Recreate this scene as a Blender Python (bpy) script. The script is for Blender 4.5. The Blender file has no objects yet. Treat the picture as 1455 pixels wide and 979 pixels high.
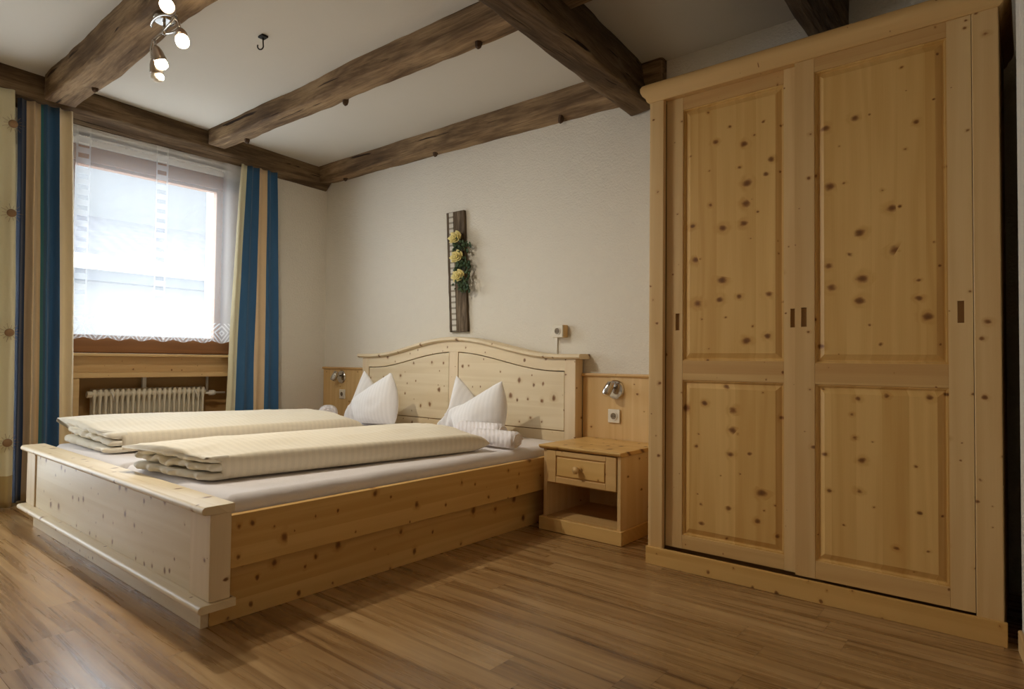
import bpy, bmesh, math, random
from mathutils import Vector, Matrix, noise
random.seed(7)
S = 0.92            # metres per layout unit (applied to every mesh at the end)
scene = bpy.context.scene
COL = scene.collection
PI = math.pi

# ------------------------------------------------------------------ materials
def lin(r, g, b):
    f = lambda c: (c/255/12.92) if c/255 <= .04045 else ((c/255+.055)/1.055)**2.4
    return (f(r), f(g), f(b), 1)

class NT:
    def __init__(s, name):
        s.m = bpy.data.materials.new(name); s.m.use_nodes = True
        s.t = s.m.node_tree; s.t.nodes.clear()
        s.out = s.n('ShaderNodeOutputMaterial')
    def n(s, typ, **kw):
        nd = s.t.nodes.new(typ)
        for k, v in kw.items(): setattr(nd, k, v)
        return nd
    def put(s, sock, v):
        if isinstance(v, bpy.types.NodeSocket): s.t.links.new(v, sock)
        elif v is not None: sock.default_value = v
    def math(s, op, a, b=None, c=None, clamp=False):
        nd = s.n('ShaderNodeMath', operation=op); nd.use_clamp = clamp
        s.put(nd.inputs[0], a)
        if b is not None: s.put(nd.inputs[1], b)
        if c is not None: s.put(nd.inputs[2], c)
        return nd.outputs[0]
    def sep(s, v):
        nd = s.n('ShaderNodeSeparateXYZ'); s.put(nd.inputs[0], v); return nd.outputs
    def comb(s, x, y, z):
        nd = s.n('ShaderNodeCombineXYZ')
        for i, v in enumerate((x, y, z)): s.put(nd.inputs[i], v)
        return nd.outputs[0]
    def mix(s, f, a, b, blend='MIX'):
        nd = s.n('ShaderNodeMix', data_type='RGBA', blend_type=blend)
        s.put(nd.inputs[0], f); s.put(nd.inputs[6], a); s.put(nd.inputs[7], b); return nd.outputs[2]
    def ramp(s, f, stops, interp='LINEAR'):
        nd = s.n('ShaderNodeValToRGB'); cr = nd.color_ramp; cr.interpolation = interp
        while len(cr.elements) > 1: cr.elements.remove(cr.elements[-1])
        for i, (p, c) in enumerate(stops):
            e = cr.elements[0] if i == 0 else cr.elements.new(p)
            e.position = p; e.color = c
        s.put(nd.inputs[0], f); return nd.outputs[0]
    def noise(s, vec, scale=1, detail=3, rough=.5, dist=0):
        nd = s.n('ShaderNodeTexNoise'); s.put(nd.inputs['Vector'], vec)
        nd.inputs['Scale'].default_value = scale; nd.inputs['Detail'].default_value = detail
        nd.inputs['Roughness'].default_value = rough; nd.inputs['Distortion'].default_value = dist
        return nd.outputs[0]
    def white(s, vec):
        nd = s.n('ShaderNodeTexWhiteNoise', noise_dimensions='3D'); s.put(nd.inputs[0], vec); return nd.outputs[0]
    def smooth(s, v, lo, hi, a=0, b=1):
        nd = s.n('ShaderNodeMapRange', interpolation_type='SMOOTHSTEP')
        s.put(nd.inputs[0], v); s.put(nd.inputs[1], lo); s.put(nd.inputs[2], hi)
        nd.inputs[3].default_value = a; nd.inputs[4].default_value = b; return nd.outputs[0]
    def obj(s): return s.n('ShaderNodeTexCoord').outputs['Object']
    def uv(s): return s.n('ShaderNodeTexCoord').outputs['UV']
    def rnd(s): return s.n('ShaderNodeObjectInfo').outputs['Random']
    def bump(s, h, strength=.3, dist=.01):
        nd = s.n('ShaderNodeBump'); nd.inputs['Strength'].default_value = strength
        nd.inputs['Distance'].default_value = dist; s.put(nd.inputs['Height'], h); return nd.outputs[0]
    def bsdf(s, color, rough=.5, metal=0, spec=.5, normal=None, **kw):
        p = s.n('ShaderNodeBsdfPrincipled')
        s.put(p.inputs['Base Color'], color); s.put(p.inputs['Roughness'], rough)
        p.inputs['Metallic'].default_value = metal; p.inputs['Specular IOR Level'].default_value = spec
        if normal is not None: s.put(p.inputs['Normal'], normal)
        for k, v in kw.items(): s.put(p.inputs[k], v)
        return p.outputs[0]
    def done(s, sh):
        s.t.links.new(sh, s.out.inputs[0]); return s.m

def plain(name, color, rough=.5, metal=0, spec=.5, bump=0, bscale=80):
    t = NT(name); nrm = None
    if bump: nrm = t.bump(t.noise(t.obj(), bscale, 4), bump, .004)
    v = t.noise(t.obj(), 14, 3)
    c = t.mix(t.math('MULTIPLY', v, .25), color, tuple(x*.8 for x in color[:3])+(1,))
    return t.done(t.bsdf(c, rough, metal, spec, nrm))

def pine(name, axis, light=(222, 184, 118), dark=(196, 152, 84), board=.085, knots=1.0):
    """Knotty pine; the grain runs along `axis` of the object's own coordinates."""
    t = NT(name)
    o = t.sep(t.obj()); r = t.rnd()
    if axis == 'x': a, b, g = o[2], o[1], o[0]
    elif axis == 'y': a, b, g = o[2], o[0], o[1]
    else: a, b, g = o[0], o[1], o[2]
    ab = t.math('MULTIPLY_ADD', b, .83, a)              # cross-grain coordinate on either face
    ab = t.math('ADD', ab, t.math('MULTIPLY', r, 7.3))
    g = t.math('ADD', g, t.math('MULTIPLY', r, 31.7))
    strip = t.math('FLOOR', t.math('DIVIDE', ab, board))
    sr = t.white(t.comb(strip, 3.1, .5))
    g2 = t.math('MULTIPLY_ADD', sr, 9.0, g)
    # knots
    vo = t.n('ShaderNodeTexVoronoi', voronoi_dimensions='2D', feature='F1'); vo.inputs['Scale'].default_value = 1
    wob = t.math('MULTIPLY', t.math('SUBTRACT', t.noise(t.comb(t.math('MULTIPLY', ab, 26), t.math('MULTIPLY', g, 45), 0), 1, 3), .38), .22)
    t.put(vo.inputs['Vector'], t.comb(t.math('MULTIPLY', ab, 9.2), t.math('MULTIPLY', g, 11.5), 0))
    cs = t.sep(vo.outputs['Color'])
    size = t.math('MULTIPLY', t.math('MULTIPLY', t.math('POWER', cs[0], 2.0), .165*knots), t.math('GREATER_THAN', cs[1], .3))
    size = t.math('ADD', size, t.math('MULTIPLY', t.math('GREATER_THAN', cs[1], .45), .036*knots))
    d = t.math('ADD', vo.outputs['Distance'], wob)
    kn = t.math('SUBTRACT', 1, t.smooth(d, t.math('MULTIPLY_ADD', size, .5, .02), t.math('MULTIPLY_ADD', size, 1.2, .034)))
    kn = t.math('MULTIPLY', kn, t.math('GREATER_THAN', size, .004))
    halo = t.math('SUBTRACT', 1, t.smooth(d, size, t.math('MULTIPLY_ADD', size, 2.6, .05)))
    halo = t.math('MULTIPLY', halo, t.math('GREATER_THAN', size, .004))
    # grain
    wv = t.comb(t.math('MULTIPLY', ab, 9), t.math('MULTIPLY', g2, .55), strip)
    ring = t.math('ADD', t.math('MULTIPLY', t.noise(wv, 1, 2), 26), t.math('MULTIPLY', ab, 70))
    ring = t.math('ADD', ring, t.math('MULTIPLY', halo, 3))
    band = t.math('MULTIPLY_ADD', t.math('SINE', ring), .5, .5)
    fine = t.noise(t.comb(t.math('MULTIPLY', ab, 260), t.math('MULTIPLY', g2, 5), strip), 1, 3)
    blot = t.noise(t.comb(t.math('MULTIPLY', ab, 7), t.math('MULTIPLY', g2, 1.5), strip), 1, 2)
    f = t.math('ADD', t.math('MULTIPLY', band, .22), t.math('MULTIPLY', fine, .22))
    f = t.math('ADD', f, t.math('MULTIPLY', sr, .42))
    f = t.math('ADD', f, t.math('MULTIPLY', blot, .3))
    f = t.math('ADD', f, t.math('MULTIPLY', halo, .25))
    c = t.ramp(f, [(.15, lin(*light)), (.95, lin(*dark))])
    core = t.mix(t.smooth(d, 0, t.math('MULTIPLY_ADD', size, 1.0, .01)), lin(84, 44, 14), lin(132, 82, 36)); c = t.mix(t.math('MULTIPLY', kn, .88), c, core)
    nrm = t.bump(t.math('ADD', t.math('MULTIPLY', band, .5), fine), .06, .002)
    return t.done(t.bsdf(c, t.math('MULTIPLY_ADD', fine, .15, .36), 0, .35, nrm))

M = {}
for ax in 'xyz': M['pine_'+ax] = pine('knotty_pine_'+ax, ax)
for ax in 'xz': M['wide_'+ax] = pine('knotty_pine_wide_'+ax, ax, (233, 219, 190), (214, 194, 157), board=.13, knots=1.0)
M['pale_x'] = pine('pale_pine_x', 'x', (233, 217, 186), (214, 192, 153), .2, .8)
M['pale_z'] = pine('pale_pine_z', 'z', (232, 213, 181), (212, 188, 150), .2, .5)
M['clear_x'] = pine('clear_pine_x', 'x', (214, 178, 120), (190, 148, 92), .2, .3)
M['clear_y'] = pine('clear_pine_y', 'y', (222, 192, 140), (200, 162, 108), .2, .3)
M['clear_z'] = pine('clear_pine_z', 'z', (222, 192, 140), (200, 162, 108), .2, .45)
M['panel_z'] = pine('wainscot_pine_z', 'z', (226, 196, 144), (204, 166, 108), .14, .55)
M['frame_y'] = pine('window_oak_y', 'y', (150, 104, 62), (118, 76, 42), .3, 0)
M['frame_z'] = pine('window_oak_z', 'z', (150, 104, 62), (118, 76, 42), .3, 0)
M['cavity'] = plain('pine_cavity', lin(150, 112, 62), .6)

def beam_mat(name, axis, tone=1.0):
    t = NT(name); o = t.sep(t.obj())
    g, a, b = (o[0], o[1], o[2]) if axis == 'x' else (o[1], o[0], o[2])
    v = t.comb(t.math('MULTIPLY', g, 1.6), t.math('MULTIPLY', a, 16), t.math('MULTIPLY', b, 16))
    streak = t.noise(v, 1, 6, .65, .6)
    patch = t.noise(t.comb(t.math('MULTIPLY', g, 2.2), t.math('MULTIPLY', a, 5), t.math('MULTIPLY', b, 5)), 1, 4, .6)
    crack = t.noise(t.comb(t.math('MULTIPLY', g, 1.1), t.math('MULTIPLY', a, 34), t.math('MULTIPLY', b, 34)), 1, 3, .5, .4)
    fib = t.noise(t.comb(t.math('MULTIPLY', g, 5), t.math('MULTIPLY', a, 90), t.math('MULTIPLY', b, 90)), 1, 4, .6)
    ck = t.smooth(crack, .30, .36)
    k = lambda r, g_, b_: tuple(x*tone for x in lin(r, g_, b_)[:3])+(1,)
    c = t.ramp(t.math('ADD', t.math('ADD', t.math('MULTIPLY', streak, .5), t.math('MULTIPLY', patch, .3)), t.math('MULTIPLY', fib, .2)),
               [(.30, k(62, 47, 34)), (.46, k(112, 90, 66)), (.58, k(158, 132, 100)), (.72, k(192, 168, 132))])
    c = t.mix(ck, k(50, 34, 22), c)
    h = t.math('ADD', t.math('ADD', streak, t.math('MULTIPLY', fib, .5)), t.math('MULTIPLY', ck, .6))
    return t.done(t.bsdf(c, .8, 0, .2, t.bump(h, .7, .012)))
M['beam_x'] = beam_mat('old_beam_x', 'x'); M['beam_y'] = beam_mat('old_beam_y', 'y', .5); M['beam_w'] = beam_mat('old_beam_window', 'y', .62)
M['peg'] = plain('beam_peg', lin(84, 62, 42), .85)

def plaster(name, col, scale, strength):
    t = NT(name); o = t.obj()
    n1 = t.noise(o, scale, 5, .6); n2 = t.noise(o, scale*.22, 3)
    c = t.mix(t.math('MULTIPLY', n2, .3), col, tuple(x*.88 for x in col[:3])+(1,))
    return t.done(t.bsdf(c, .9, 0, .2, t.bump(t.math('ADD', n1, t.math('MULTIPLY', n2, .6)), strength, .02)))
M['wall'] = plaster('rough_plaster', lin(230, 224, 211), 80, .42)
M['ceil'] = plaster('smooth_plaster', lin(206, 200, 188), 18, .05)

def floor_mat():
    t = NT('laminate_floor'); o = t.sep(t.obj()); x, y = o[0], o[1]
    row = t.math('FLOOR', t.math('DIVIDE', y, .118)); rr = t.white(t.comb(row, 1.7, .3))
    px = t.math('DIVIDE', t.math('ADD', x, t.math('MULTIPLY', rr, 5.0)), 1.2)
    pid = t.math('FLOOR', px); pr = t.white(t.comb(row, pid, 4.2)); pr2 = t.white(t.comb(row, pid, 9.9))
    off = t.math('MULTIPLY', pr, 40)
    s1 = t.noise(t.comb(t.math('MULTIPLY_ADD', x, 1.1, off), t.math('MULTIPLY', y, 30), off), 1, 5, .6, .5)
    s2 = t.noise(t.comb(t.math('MULTIPLY_ADD', x, .7, off), t.math('MULTIPLY', y, 13), off), 1, 3, .55, 1.2)
    f = t.math('ADD', t.math('MULTIPLY', s1, .62), t.math('MULTIPLY', s2, .62)); f = t.math('SUBTRACT', f, .035)
    f = t.math('ADD', f, t.math('MULTIPLY', t.math('SUBTRACT', pr2, .5), .13))
    c = t.ramp(f, [(.36, lin(90, 61, 34)), (.50, lin(136, 102, 62)), (.62, lin(160, 126, 83)), (.78, lin(184, 151, 106))])
    fy = t.math('FRACT', t.math('DIVIDE', y, .118)); fx = t.math('FRACT', px)
    seam = t.math('MAXIMUM', t.math('LESS_THAN', fy, .018), t.math('LESS_THAN', fx, .0025))
    c = t.mix(t.math('MULTIPLY', seam, .45), c, lin(78, 52, 30))
    return t.done(t.bsdf(c, t.math('MULTIPLY_ADD', s1, .14, .21), 0, .7, t.bump(t.math('SUBTRACT', s1, seam), .05, .003)))
M['floor'] = floor_mat()

def fabric(name, col, rough=.9, stripe=0, weave=400, axis=0, sheen=.2):
    t = NT(name); o = t.sep(t.obj())
    w = t.noise(t.obj(), weave, 2)
    c = col
    if stripe:
        s = t.math('SINE', t.math('MULTIPLY', o[axis], 2*PI/stripe))
        s = t.smooth(s, -.25, .25)
        c = t.mix(s, col, tuple(x*.955 for x in col[:3])+(1,))
        rough = t.math('MULTIPLY_ADD', s, .14, rough-.14)
    cr = t.noise(t.obj(), 9, 4, .6)
    h = t.math('ADD', t.math('MULTIPLY', w, .15), cr)
    return t.done(t.bsdf(c, rough, 0, .25, t.bump(h, .32, .014), **{'Sheen Weight': sheen}))
M['sheet'] = fabric('white_sheet', lin(224, 218, 217))
M['pillow'] = fabric('white_pillow_satin', lin(240, 238, 238), .8, .03, axis=0)
M['duvet'] = fabric('cream_duvet_satin', lin(236, 225, 202), .8, .03, axis=1)
M['duvet_in'] = fabric('duvet_fold', lin(238, 230, 212), .85)
M['cur_blue'] = fabric('curtain_blue', lin(60, 102, 142), .85)
M['cur_navy'] = fabric('curtain_navy', lin(52, 66, 92), .85)
M['cur_teal'] = fabric('curtain_teal', lin(60, 128, 142), .85)
M['cur_cream'] = fabric('curtain_cream', lin(238, 224, 192), .85)
M['cur_tan'] = fabric('curtain_tan', lin(220, 194, 156), .85)
M['cur_pale'] = fabric('curtain_pale', lin(228, 222, 190), .85)
M['cur_hem'] = fabric('curtain_hem', lin(186, 164, 112), .85)
M['flower_brown'] = fabric('felt_brown', lin(150, 120, 88), .95)
def towel_mat():
    t = NT('white_terry'); o = t.sep(t.obj())
    rib = t.math('SINE', t.math('MULTIPLY', t.math('MULTIPLY_ADD', o[1], .9, o[0]), 200))
    return t.done(t.bsdf(lin(238, 232, 232), .95, 0, .1, t.bump(t.math('ADD', t.math('MULTIPLY', rib, .6), t.noise(t.obj(), 300, 2)), .5, .005), **{'Sheen Weight': .4}))
M['towel'] = towel_mat()
M['white'] = plain('white_enamel', lin(232, 228, 216), .35)
M['rad'] = plain('radiator_enamel', lin(226, 218, 196), .35)
M['plastic'] = plain('socket_plastic', lin(226, 218, 200), .35)
M['socket_dark'] = plain('socket_hole', lin(120, 106, 84), .5)
M['pvc'] = plain('white_reveal', lin(240, 240, 238), .6)
M['chrome'] = plain('chrome', lin(205, 200, 194), .16, 1)
M['nickel'] = plain('brushed_nickel', lin(176, 160, 146), .32, 1)
M['iron'] = plain('dark_iron', lin(38, 32, 24), .55, .6)
M['bark'] = beam_mat('weathered_board', 'y', .62)
def board_mat():
    t = NT('weathered_board_upright'); o = t.sep(t.obj())
    n = t.noise(t.comb(t.math('MULTIPLY', o[0], 40), t.math('MULTIPLY', o[1], 40), t.math('MULTIPLY', o[2], 4)), 1, 5, .65, .4)
    c = t.ramp(n, [(.3, lin(52, 42, 32)), (.5, lin(96, 82, 66)), (.7, lin(140, 124, 104))])
    return t.done(t.bsdf(c, .85, 0, .2, t.bump(n, .6, .01)))
M['board'] = board_mat()
def tape_mat():
    t = NT('lace_ribbon'); o = t.sep(t.obj())
    a = t.math('SINE', t.math('MULTIPLY', o[2], 2*PI/.042)); 
    m_ = t.smooth(a, .35, .7)
    return t.done(t.bsdf(t.mix(m_, lin(206, 200, 188), lin(146, 138, 124)), .85))
M['tape'] = tape_mat()
M['rose'] = plain('rose_yellow', lin(240, 226, 156), .7)
M['leaf'] = plain('leaf_green', lin(52, 74, 38), .6)
M['niche'] = plain('niche_back', lin(176, 138, 84), .6)
M['house_wall'] = plain('house_render', lin(99, 101, 103), .9)
M['sky_cover'] = plain('sky_cover_grey', lin(86, 88, 90), .9)
M['fascia'] = plain('white_fascia', lin(150, 150, 150), .8)
M['gutter'] = plain('grey_gutter', lin(66, 70, 76), .7)
def tiles():
    t = NT('roof_tiles'); o = t.sep(t.obj())
    w = t.math('SINE', t.math('MULTIPLY', o[1], 26)); v = t.math('FRACT', t.math('MULTIPLY', o[0], 3.4))
    c = t.mix(t.math('MULTIPLY', t.math('MULTIPLY_ADD', w, .5, .5), v), lin(62, 63, 69), lin(86, 87, 93))
    return t.done(t.bsdf(c, .85))
M['tiles'] = tiles()
def glass():
    t = NT('window_glass')
    tr = t.n('ShaderNodeBsdfTransparent'); tr.inputs[0].default_value = (.97, .98, .98, 1)
    gl = t.n('ShaderNodeBsdfGlossy'); gl.inputs['Roughness'].default_value = .02
    mx = t.n('ShaderNodeMixShader'); mx.inputs[0].default_value = .06
    t.t.links.new(tr.outputs[0], mx.inputs[1]); t.t.links.new(gl.outputs[0], mx.inputs[2])
    return t.done(mx.outputs[0])
M['glass'] = glass()
def sheer():
    t = NT('sheer_lace'); u = t.sep(t.uv())          # u.x metres along the cloth, u.y metres up from the hem
    x, y = u[0], u[1]
    weave = t.noise(t.comb(t.math('MULTIPLY', x, 500), t.math('MULTIPLY', y, 40), 0), 1, 2)
    op = t.math('MULTIPLY_ADD', weave, .12, .20)
    # two upright ladder bands of lace
    for cx in (.125, .66):
        d = t.math('ABSOLUTE', t.math('SUBTRACT', x, cx))
        inb = t.math('LESS_THAN', d, .042)
        hole = t.math('GREATER_THAN', t.math('SINE', t.math('MULTIPLY', y, 2*PI/.075)), .2)
        hole = t.math('MULTIPLY', hole, t.math('LESS_THAN', d, .030))
        op = t.math('ADD', op, t.math('MULTIPLY', inb, t.math('MULTIPLY_ADD', hole, -.22, .14)))
    # diamonds along the hem
    fx = t.math('ABSOLUTE', t.math('SUBTRACT', t.math('FRACT', t.math('DIVIDE', x, .155)), .5))
    fy = t.math('ABSOLUTE', t.math('DIVIDE', t.math('SUBTRACT', y, .075), .155))
    dd = t.math('ADD', fx, fy)
    ring = t.math('LESS_THAN', t.math('ABSOLUTE', t.math('SUBTRACT', t.math('FRACT', t.math('MULTIPLY', dd, 4.2)), .5)), .2)
    band = t.math('LESS_THAN', y, .15)
    op = t.math('ADD', op, t.math('MULTIPLY', t.math('MULTIPLY', ring, band), .3))
    top = t.smooth(y, 1.40, 1.46); op = t.math('ADD', op, t.math('MULTIPLY', top, .18))
    op = t.math('ADD', op, t.smooth(x, 1.13, 1.20, 0, .30)); op = t.math('MINIMUM', op, .92)
    tr = t.n('ShaderNodeBsdfTransparent')
    df = t.n('ShaderNodeBsdfDiffuse'); df.inputs[0].default_value = (.8, .8, .8, 1)
    tl = t.n('ShaderNodeBsdfTranslucent'); tl.inputs[0].default_value = (.8, .8, .8, 1)
    m1 = t.n('ShaderNodeMixShader'); m1.inputs[0].default_value = .5
    t.t.links.new(df.outputs[0], m1.inputs[1]); t.t.links.new(tl.outputs[0], m1.inputs[2])
    m2 = t.n('ShaderNodeMixShader'); t.put(m2.inputs[0], op)
    t.t.links.new(tr.outputs[0], m2.inputs[1]); t.t.links.new(m1.outputs[0], m2.inputs[2])
    return t.done(m2.outputs[0])
M['sheer'] = sheer()
def emis(name, col, st):
    t = NT(name); e = t.n('ShaderNodeEmission'); e.inputs[0].default_value = col; e.inputs[1].default_value = st
    return t.done(e.outputs[0])
M['bulb'] = emis('lit_bulb', (1, .80, .55, 1), 22)
M['bulb_off'] = plain('frosted_glass', lin(236, 226, 206), .3)

# ------------------------------------------------------------------ geometry helpers
class MB:
    """Collects shapes (world layout units) for ONE mesh."""
    def __init__(s): s.bm = bmesh.new(); s.mi = 0
    def _f(s, vs):
        try:
            f = s.bm.faces.new(vs); f.material_index = s.mi; return f
        except ValueError: return None
    def box(s, x0, x1, y0, y1, z0, z1):
        return s.hexa([(x0, y0, z0), (x1, y0, z0), (x1, y1, z0), (x0, y1, z0), (x0, y0, z1), (x1, y0, z1), (x1, y1, z1), (x0, y1, z1)])
    def hexa(s, p):
        v = [s.bm.verts.new(q) for q in p]
        for i in ((3, 2, 1, 0), (4, 5, 6, 7), (0, 1, 5, 4), (1, 2, 6, 5), (2, 3, 7, 6), (3, 0, 4, 7)): s._f([v[k] for k in i])
        return s
    def prism(s, pts, axis, a, b):
        """2D outline extruded along axis: 'x' (y,z), 'y' (x,z), 'z' (x,y)."""
        mk = {'x': lambda p, c: (c, p[0], p[1]), 'y': lambda p, c: (p[0], c, p[1]), 'z': lambda p, c: (p[0], p[1], c)}[axis]
        A = [s.bm.verts.new(mk(p, a)) for p in pts]; Bv = [s.bm.verts.new(mk(p, b)) for p in pts]
        n = len(pts); s._f(A[::-1]); s._f(Bv)
        for i in range(n): s._f([A[i], A[(i+1) % n], Bv[(i+1) % n], Bv[i]])
        return s
    def rings(s, R, close=True, caps=True):
        V = [[s.bm.verts.new(p) for p in r] for r in R]; n = len(R[0])
        for i in range(len(V)-1):
            for k in range(n if close else n-1):
                s._f([V[i][k], V[i][(k+1) % n], V[i+1][(k+1) % n], V[i+1][k]])
        if caps and close: s._f(V[0][::-1]); s._f(V[-1])
        return s
    def tube(s, path, r, n=10):
        path = [Vector(p) for p in path]; R = []
        up = Vector((0, 0, 1))
        t0 = (path[1]-path[0]).normalized()
        if abs(t0.dot(up)) > .95: up = Vector((1, 0, 0))
        u = t0.cross(up).normalized()
        for i, p in enumerate(path):
            t = (path[min(i+1, len(path)-1)]-path[max(i-1, 0)]).normalized()
            u = (u-t*u.dot(t)).normalized(); w = t.cross(u)
            rr = r[i] if isinstance(r, (list, tuple)) else r
            R.append([p+(u*math.cos(2*PI*k/n)+w*math.sin(2*PI*k/n))*rr for k in range(n)])
        return s.rings(R)
    def lathe(s, prof, c, d, n=20):
        """profile [(radius, distance along d)] round the axis d from point c."""
        d = Vector(d).normalized(); u = d.cross(Vector((0, 0, 1)))
        if u.length < .05: u = d.cross(Vector((1, 0, 0)))
        u.normalize(); w = d.cross(u); c = Vector(c)
        return s.rings([[c+d*h+(u*math.cos(2*PI*k/n)+w*math.sin(2*PI*k/n))*max(r, 1e-4) for k in range(n)] for r, h in prof])
    def grid(s, nu, nv, fn, uvfn=None, mfn=None):
        V = [[s.bm.verts.new(fn(i/nu, j/nv)) for i in range(nu+1)] for j in range(nv+1)]
        lay = s.bm.loops.layers.uv.verify() if uvfn else None
        for j in range(nv):
            for i in range(nu):
                if mfn: s.mi = mfn((i+.5)/nu, (j+.5)/nv)
                f = s._f([V[j][i], V[j][i+1], V[j+1][i+1], V[j+1][i]])
                if uvfn:
                    for lp, (a, b) in zip(f.loops, ((i, j), (i+1, j), (i+1, j+1), (i, j+1))): lp[lay].uv = uvfn(a/nu, b/nv)
        return s

WORLD = {}
def wloc(o): return WORLD.get(o.name, Vector((0, 0, 0)))
def obj(name, mb, mat, parent=None, bevel=0, smooth=False, subd=0, solid=0, seg=2, loc=None):
    """Links the collected shapes as one mesh object; a top-level one gets its origin at its base."""
    bm = mb.bm
    bmesh.ops.recalc_face_normals(bm, faces=bm.faces)
    if parent is not None: o_ = wloc(parent)
    elif loc is not None: o_ = Vector(loc)
    else: o_ = Vector((0, 0, 0))
    for v in bm.verts: v.co -= o_
    me = bpy.data.meshes.new(name); bm.to_mesh(me); bm.free()
    ob = bpy.data.objects.new(name, me); COL.objects.link(ob)
    for m_ in (mat if isinstance(mat, list) else [mat]): me.materials.append(M[m_] if isinstance(m_, str) else m_)
    if smooth or bevel:
        for p in me.polygons: p.use_smooth = True
    if bevel:
        b = ob.modifiers.new('bevel', 'BEVEL'); b.width = bevel; b.segments = seg; b.limit_method = 'ANGLE'; b.angle_limit = .6
        b.harden_normals = True
    if solid:
        q = ob.modifiers.new('solid', 'SOLIDIFY'); q.thickness = solid; q.offset = 0
    if subd:
        q = ob.modifiers.new('sub', 'SUBSURF'); q.levels = subd; q.render_levels = subd
    if parent is not None: ob.parent = parent; WORLD[ob.name] = o_.copy()
    else: ob.location = o_; WORLD[ob.name] = o_.copy()
    return ob
def tag(o, label, cat, group=None, kind=None):
    o['label'] = label; o['category'] = cat
    if group: o['group'] = group
    if kind: o['kind'] = kind
    return o
def thing(name, loc, label, cat, group=None):
    o = bpy.data.objects.new(name, None); COL.objects.link(o); o.location = loc; o.empty_display_size = .05
    WORLD[o.name] = Vector(loc); return tag(o, label, cat, group)
def part(name, parent):                     # an Empty that gathers the pieces of one part
    o = bpy.data.objects.new(name, None); COL.objects.link(o); o.parent = parent; o.empty_display_size = .03
    WORLD[o.name] = wloc(parent).copy(); return o
def struct(name, mb, mat, bevel=0, **k):
    o = obj(name, mb, mat, None, bevel, **k); o['kind'] = 'structure'; return o
def lerp(a, b, t): return a+(b-a)*t
def vl(a, b, t): return Vector(a).lerp(Vector(b), t)
def nz(x, y=0, z=0): return noise.noise(Vector((x, y, z)))

# ------------------------------------------------------------------ the room
XW, YB = -5.33, 3.56            # window wall, headboard wall
def cz(x, y): return 2.843+.009*(x+5.28)-.0256*(y-3.41)     # the old ceiling is not quite level
YF = -1.7
struct('floor', MB().box(-5.8, 1.6, YF-.2, YB+.2, -.12, 0), 'floor')
c = MB(); x0, x1, y0, y1 = -5.8, 1.6, YF-.2, YB+.2
c.hexa([(x0, y0, cz(x0, y0)), (x1, y0, cz(x1, y0)), (x1, y1, cz(x1, y1)), (x0, y1, cz(x0, y1)),
        (x0, y0, 3.15), (x1, y0, 3.15), (x1, y1, 3.15), (x0, y1, 3.15)])
struct('ceiling', c, 'ceil')
struct('wall_back', MB().box(-5.8, 1.6, YB, YB+.2, -.1, 3.1), 'wall')
struct('wall_front', MB().box(-5.8, 1.6, YF-.2, YF, -.1, 3.1), 'wall')
w = MB(); XO = -5.68            # outer face
WY0, WY1, WZ0, WZ1 = 1.37, 2.70, 1.00, 2.66          # window opening
DY0, DY1, DZ1 = -.20, .84, 2.15                      # balcony door opening
w.box(XO, XW, YF, DY0, -.1, 3.1); w.box(XO, XW, DY0, DY1, DZ1, 3.1)
w.box(XO, XW, DY1, WY0, -.1, 3.1); w.box(XO, XW, WY0, WY1, WZ1, 3.1); w.box(XO, XW, WY1, YB, -.1, 3.1)
w.box(XO, -5.56, WY0, WY1, -.1, WZ0)
struct('wall_left', w, 'wall')
w = MB(); w.prism([(-.028, YB), (-.028, 2.86), (.02, 2.50), (.62, YF), (1.6, YF), (1.6, YB)], 'z', -.1, 3.1)
struct('wall_right', w, 'wall')
w = MB(); w.prism([(-.028, 2.86), (-.040, 2.852), (.006, 2.49), (.606, YF), (.62, YF), (.02, 2.5)], 'z', 0, .075)
struct('baseboard_right', w, 'clear_y', .004)

# window_1
win = thing('window_1', (-5.42, 2.0, 1.0), 'oak framed window behind the lace curtain', 'window'); win['kind'] = 'structure'
f = MB()
f.box(-5.47, -5.38, WY0, WY1, 1.03, 1.145); f.box(-5.47, -5.38, WY0, 1.42, 1.145, 2.565); f.box(-5.47, -5.38, 2.575, WY1, 1.145, 2.565)
f.box(-5.47, -5.38, WY0, WY1, 2.45, 2.565)
obj('window_frame', f, 'frame_y', win, .006)
f = MB(); f.box(-5.462, -5.395, 1.42, 1.465, 1.145, 2.45); f.box(-5.462, -5.395, 2.505, 2.565, 1.145, 2.45)
f.box(-5.462, -5.395, 1.465, 2.505, 1.145, 1.165); f.box(-5.462, -5.395, 1.465, 2.505, 2.425, 2.45)
obj('sash', f, 'frame_z', win, .005)
obj('pane', MB().box(-5.432, -5.426, 1.465, 2.505, 1.165, 2.425), 'glass', win)
f = MB(); f.box(-5.52, -5.37, WY0, WY1, 2.565, 2.635)
o = obj('shutter_box', f, 'pvc', win, .005); o['label'] = 'white shutter box above the window frame'
f = MB(); f.box(-5.675, -5.475, 2.545, 2.70, 1.0, 2.66); f.box(-5.675, -5.475, WY0, 1.42, 1.0, 2.66); f.box(-5.675, -5.475, 1.42, 2.545, 2.52, 2.66)
f.box(-5.72, -5.475, 1.42, 2.545, 1.0, 1.05)
o = obj('reveal', f, 'pvc', win); o['label'] = 'white outer reveal'
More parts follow.
